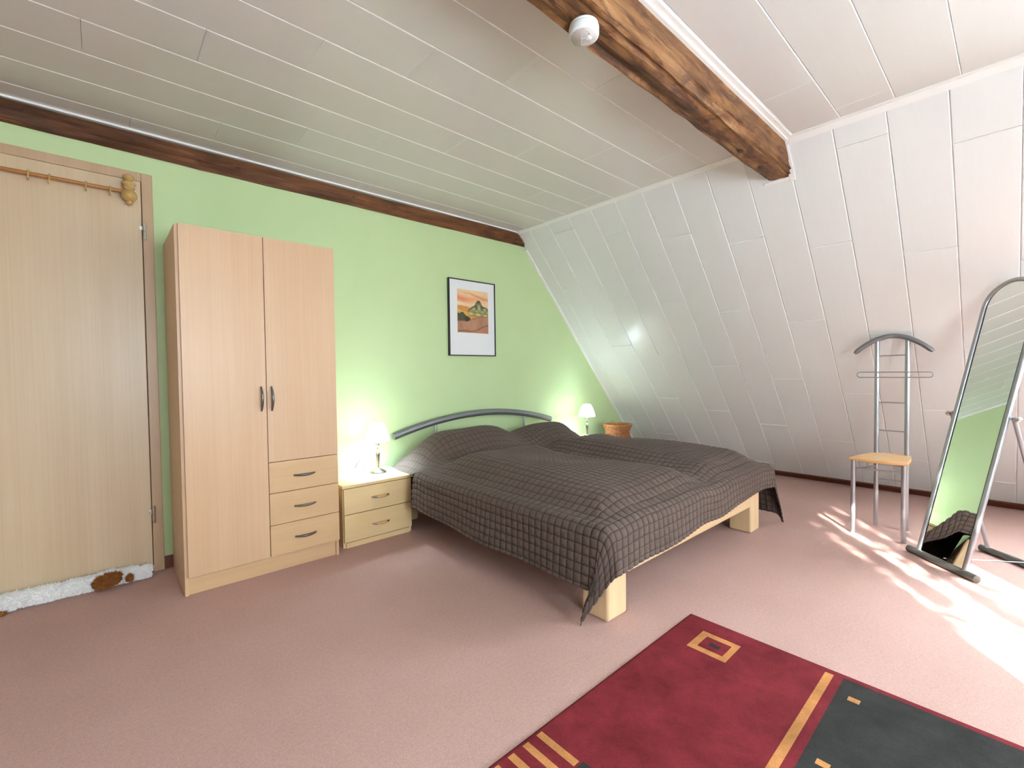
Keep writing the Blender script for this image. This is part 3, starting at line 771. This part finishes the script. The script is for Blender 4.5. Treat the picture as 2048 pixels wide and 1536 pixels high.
# ------------------------------------------------------------------ wicker basket
KX, KY = 3.925, 2.745
bk = thing('wicker_basket', 'brown wicker basket standing behind the bed below the sloping wall', 'basket', (KX, KY, 0))
def kr(z):
    t = z/.47
    return .108+.052*math.sin(min(t*1.15, 1)*math.pi*.62) if t < .55 else .108+.052*math.sin(.6325*math.pi*.62) - .045*float(sstep(.55, .86, np.array(t)))+ .022*float(sstep(.86, 1.0, np.array(t)))
m = MB(); nr = 30
for q in range(nr):
    z = .012+q*(.452/(nr-1)); pts = []
    for k in range(72):
        a = 2*math.pi*k/72; r = kr(z)+.0045*math.sin(a*18+(math.pi if q % 2 else 0)); pts.append((KX+r*math.cos(a), KY+r*math.sin(a), z))
    m.tube(pts, .0088, 6, closed=True)
m.lathe([(0, .006), (.10, .006), (.10, .014), (0, .014)], (KX, KY, 0), 24)
m.build('body', M_WICK, bk)
m = MB()
for k in range(36):
    a = 2*math.pi*(k+.5)/36; m.tube([(KX+(kr(z)+.001)*math.cos(a), KY+(kr(z)+.001)*math.sin(a), z) for z in np.linspace(.01, .462, 12)], .005, 6)
m.build('stake', M_WICK, bk)['kind'] = 'stuff'
m = MB()
for s_ in range(3):
    pts = []
    for k in range(120):
        a = 2*math.pi*k/120; f = a*14+s_*2.09; r = kr(.47)+.002+.007*math.cos(f); pts.append((KX+r*math.cos(a), KY+r*math.sin(a), .468+.007*math.sin(f)))
    m.tube(pts, .0075, 7, closed=True)
m.build('rim', M_WICKRIM, bk)
m = MB(); ya = math.radians(55)
m.tube([(KX+kr(.47)*math.cos(ya)+.018*math.cos(t)*(-math.sin(ya)), KY+kr(.47)*math.sin(ya)+.018*math.cos(t)*math.cos(ya), .474+.02*math.sin(t)) for t in np.linspace(0, math.pi, 12)], .003, 7)
m.build('loop', M_WICKRIM, bk)

# ------------------------------------------------------------------ valet stand
vx, vz = 3.720, .473
VL, VR = .607, .457
vs_ = thing('valet_stand', 'silver tubular valet stand with small beech seat by the sloping wall', 'valet stand', (3.58, .54, 0))
for y in (VL, VR):
    MB().tube([(vx, y, 0), (vx, y, .56)], .0125, 14).tube([(vx, y, .561), (vx, y, 1.03)], .0128, 14).tube([(vx, y, 1.031), (vx, y, 1.205)], .0125, 14).build('post', M_SILVER, vs_)
FLx = 3.442
for y in (.674, .434):
    MB().tube([(FLx, y, 0), (FLx, y, vz-.019)], .0125, 14).build('leg', M_SILVER, vs_)
pts = []
for i in range(31):
    u = (i/30-.5)*2; pts.append((vx-.004-.01*abs(u), .531+.192*u, 1.222-.104*abs(u)**1.9))
MB().tube(pts, [.009]+[.0145]*29+[.009], 14).build('hanger', M_GREYMET, vs_)
for z in (1.099, .800, .620, .402, .306):
    MB().tube([(vx, VL, z), (vx, VR, z)], .0042, 8).build('rung', M_SILVER, vs_)
hp = []
for i in range(24):
    a = 2*math.pi*i/24; hp.append((vx-.019, .522+(.168 if math.cos(a) > 0 else -.168)+.017*math.cos(a), .977+.017*math.sin(a)))
MB().tube(hp, .0035, 8, closed=True).build('trouser_bar', M_SILVER, vs_)
MB().tube([(FLx, .674, .408), (FLx, .434, .408)], .0055, 10).build('front_rung', M_SILVER, vs_)
for y, y2 in ((.674, VL), (.434, VR)):
    MB().tube([(FLx, y, .40), (vx, y2, .385)], .0055, 10).build('side_rung', M_SILVER, vs_)
    MB().box(((FLx+vx)/2-.01, min(y, y2)+.02, .386), ((FLx+vx)/2+.01, min(y, y2)+.024, vz-.019)).build('bracket', M_SILVER, vs_)
poly = []
def arc(p, q, bulge, n=10):
    p, q = Vector(p), Vector(q); d = q-p; nn = Vector((d.y, -d.x)).normalized()
    return [tuple(p+d*(i/n)+nn*bulge*math.sin(math.pi*i/n)) for i in range(n)]
c1, c2, c3, c4 = (3.742, .622), (3.742, .440), (3.432, .414), (3.432, .694)
poly = arc(c1, c2, -.012, 6)+arc(c2, c3, -.008, 8)+arc(c3, c4, -.026, 12)+arc(c4, c1, -.008, 8)
bm = bmesh.new(); vv = [bm.verts.new((x, y, vz-.019)) for x, y in poly]; f = bm.faces.new(vv)
r = bmesh.ops.extrude_face_region(bm, geom=[f]); bmesh.ops.translate(bm, verts=[v for v in r['geom'] if isinstance(v, bmesh.types.BMVert)], vec=(0, 0, .019))
bmesh.ops.bevel(bm, geom=[e for e in bm.edges if abs(e.verts[0].co.z-e.verts[1].co.z) < 1e-6], offset=.006, segments=3, profile=.5, affect='EDGES')
bm.verts.index_update()
m = MB(); m.add([v.co[:] for v in bm.verts], [[v.index for v in f.verts] for f in bm.faces]); bm.free()
m.build('seat', M_SEAT, vs_)

# ------------------------------------------------------------------ cheval mirror
mc = Vector((3.176, .255, .02)); MYAW = math.radians(45.5+.6); mb_ = Vector((-math.cos(MYAW), -math.sin(MYAW), 0)); mn = Vector((-math.sin(MYAW), math.cos(MYAW), 0))
tl = math.radians(14); mup = Vector((0, 0, math.cos(tl)))-mn*math.sin(tl); mfn = mn*math.cos(tl)+Vector((0, 0, math.sin(tl)))
mr = thing('cheval_mirror', 'tall arched standing mirror with silver tube frame tilted beside the valet stand', 'mirror', (mc.x, mc.y, 0))
pm = lambda s_, h, o_=0: mc+mb_*s_+mup*h+mfn*o_
HW, HS = .1305, 1.352
path = [(-HW, 0)]+[(-HW, HS*q/8) for q in range(1, 9)]+[(-HW*math.cos(a), HS+HW*math.sin(a)) for a in np.linspace(0.1, math.pi-.1, 22)]+[(HW, HS*q/8) for q in range(8, 0, -1)]+[(HW, 0)]
MB().tube([pm(*q) for q in path], .0112, 14).build('frame', M_SILVER, mr)
ip = [(-HW+.012, .012)]+[(-(HW-.012)*math.cos(a), HS+(HW-.012)*math.sin(a)) for a in np.linspace(0, math.pi, 32)]+[(HW-.012, .012)]
def plate(poly, o0, o1):
    n = len(poly); m = MB(); vs = [pm(s_, h, o0) for s_, h in poly]+[pm(s_, h, o1) for s_, h in poly]
    m.add(vs, [tuple(range(n)), tuple(range(n, 2*n))]+[(i, (i+1) % n, n+(i+1) % n, n+i) for i in range(n)]); return m
ip2 = [(s_*(HW-.007)/(HW-.012), h if h > .1 else .006) for s_, h in ip]
plate(ip2, -.008, -.002).build('backing', M_DARKGASKET, mr)
ipg = [(s_*(HW-.017)/(HW-.012), h if h > .1 else .016) for s_, h in ip]
plate(ipg, -.0019, .0015).build('mirror_glass', M_MIRROR, mr)
MB().tube([pm(-.192, 0)+Vector((0, 0, -.001)), pm(.192, 0)+Vector((0, 0, -.001))], .0185, 14).build('foot_bar', M_STAND, mr)
rc = mc-mn*.40
MB().tube([rc+mb_*-.205+Vector((0, 0, -.002)), rc+mb_*.205+Vector((0, 0, -.002))], .017, 14).build('rear_bar', M_STAND, mr)
for s_ in (-1, 1):
    top = pm(s_*.158, .775, -.006)
    MB().tube([top+(top-(rc+mb_*s_*.165)).normalized()*.012, rc+mb_*s_*.165], .0095, 12).build('rear_leg', M_SILVER, mr)
    k = MB(); ax = mb_*s_
    k.tube([pm(s_*.132, .775, -.006), pm(s_*.172, .775, -.006)], .004, 8)
    k.tube([pm(s_*.168, .775, -.006), pm(s_*.172, .775, -.006), pm(s_*.182, .775, -.006), pm(s_*.188, .775, -.006), pm(s_*.190, .775, -.006)], [.008, .0125, .0135, .010, .003], 14)
    k.build('knob', M_CHROME, mr)
MB().tube([mc+mb_*.02+Vector((0, 0, .03)), rc+mb_*.04+Vector((0, 0, .014))], .0028, 8).build('brace_rod', M_SILVER, mr)

# ------------------------------------------------------------------ rug
RX0, RX1, RY0, RY1 = .33, 1.803, -1.10, .902
rects = [  # x0,x1,y0,y1,mat (later ones win)
    (.36, 1.776, -.35, .369, 1),
    (.36, 1.772, .395, .419, 2),
    (1.576, 1.712, .666, .806, 2), (1.604, 1.685, .688, .779, 0), (1.633, 1.653, .714, .752, 1),
    (1.667, 1.690, .308, .338, 2), (1.336, 1.358, .308, .338, 2), (1.005, 1.027, .308, .338, 2),
    (.36, .905, .60, .745, 1)]
for q in range(9): rects.append((.875-.0535*q, .897-.0535*q, .752, .888, 2))
xs = sorted({RX0, RX1, RX0+.006, RX1-.006, *[r[0] for r in rects], *[r[1] for r in rects], *np.linspace(RX0+.1, RX1-.1, 14)})
ys = sorted({RY0, RY1, RY0+.006, RY1-.006, *[r[2] for r in rects], *[r[3] for r in rects], *np.linspace(RY0+.1, RY1-.1, 18)})
def rmat(x, y):
    if x < RX0+.006 or x > RX1-.006 or y < RY0+.006 or y > RY1-.006: return 3
    v = 0
    for (a, b, c, d, k) in rects:
        if a < x < b and c < y < d: v = k
    return v
m = MB(); vs = [(x, y, .0105 if (RX0 < x < RX1 and RY0 < y < RY1) else .0065) for y in ys for x in xs]; n = len(xs)
m.add(vs, [])
for j in range(len(ys)-1):
    for i in range(n-1):
        m.f.append((j*n+i, j*n+i+1, (j+1)*n+i+1, (j+1)*n+i)); m.mi.append(rmat((xs[i]+xs[i+1])/2, (ys[j]+ys[j+1])/2)); m.sm.append(True)
m.add([(RX0, RY0, .0065), (RX1, RY0, .0065), (RX1, RY1, .0065), (RX0, RY1, .0065), (RX0, RY0, .0005), (RX1, RY0, .0005), (RX1, RY1, .0005), (RX0, RY1, .0005)], [(0, 1, 5, 4), (1, 2, 6, 5), (2, 3, 7, 6), (3, 0, 4, 7), (4, 5, 6, 7)], 3)
tag(m.build('rug', [M_RUGRED, M_RUGBLK, M_RUGGOLD, M_RUGEDGE], None, origin=((RX0+RX1)/2, (RY0+RY1)/2, 0)), 'wine red and charcoal rug with golden geometric pattern in the foreground', 'rug')

# ------------------------------------------------------------------ smoke detector under the beam
SX, SYy, SZ = 1.166, .932, 2.119
sm = thing('smoke_detector', 'round white smoke detector under the thick ceiling beam', 'smoke detector', (SX, SYy, SZ))
MB().lathe([(0, 0), (.044, 0), (.045, -.002), (.045, -.007), (.0435, -.008), (.0465, -.009), (.0475, -.012), (.0475, -.030), (.046, -.0345), (.043, -.037), (0, -.037)], (SX, SYy, SZ), 40).build('housing', M_WHITEPL, sm)
MB().lathe([(.042, -.0368), (.0415, -.0382), (0, -.0386)], (SX, SYy, SZ), 40).build('cover', M_GREYPL, sm)
m = MB().lathe([(.0095, -.038), (.0098, -.0395), (.008, -.0405), (0, -.0405)], (SX+.012, SYy-.010, SZ), 20); m.build('button', M_WHITEPL, sm)
MB().lathe([(.0018, -.038), (.0018, -.0392), (0, -.0392)], (SX-.002, SYy-.022, SZ), 10).build('indicator', M_DARK, sm)
def ridge(p, q):
    p = Vector((SX+p[0], SYy+p[1], SZ-.0388)); q = Vector((SX+q[0], SYy+q[1], SZ-.0388)); MB().tube([p, q], .0008, 5).build('ridge', M_WHITEPL, sm)
for p, q in [((-.025, -.010), (.014, .022)), ((-.03, -.024), (-.012, -.030)), ((-.004, .008), (.006, -.004)), ((.018, .026), (.030, .008))]: ridge(p, q)
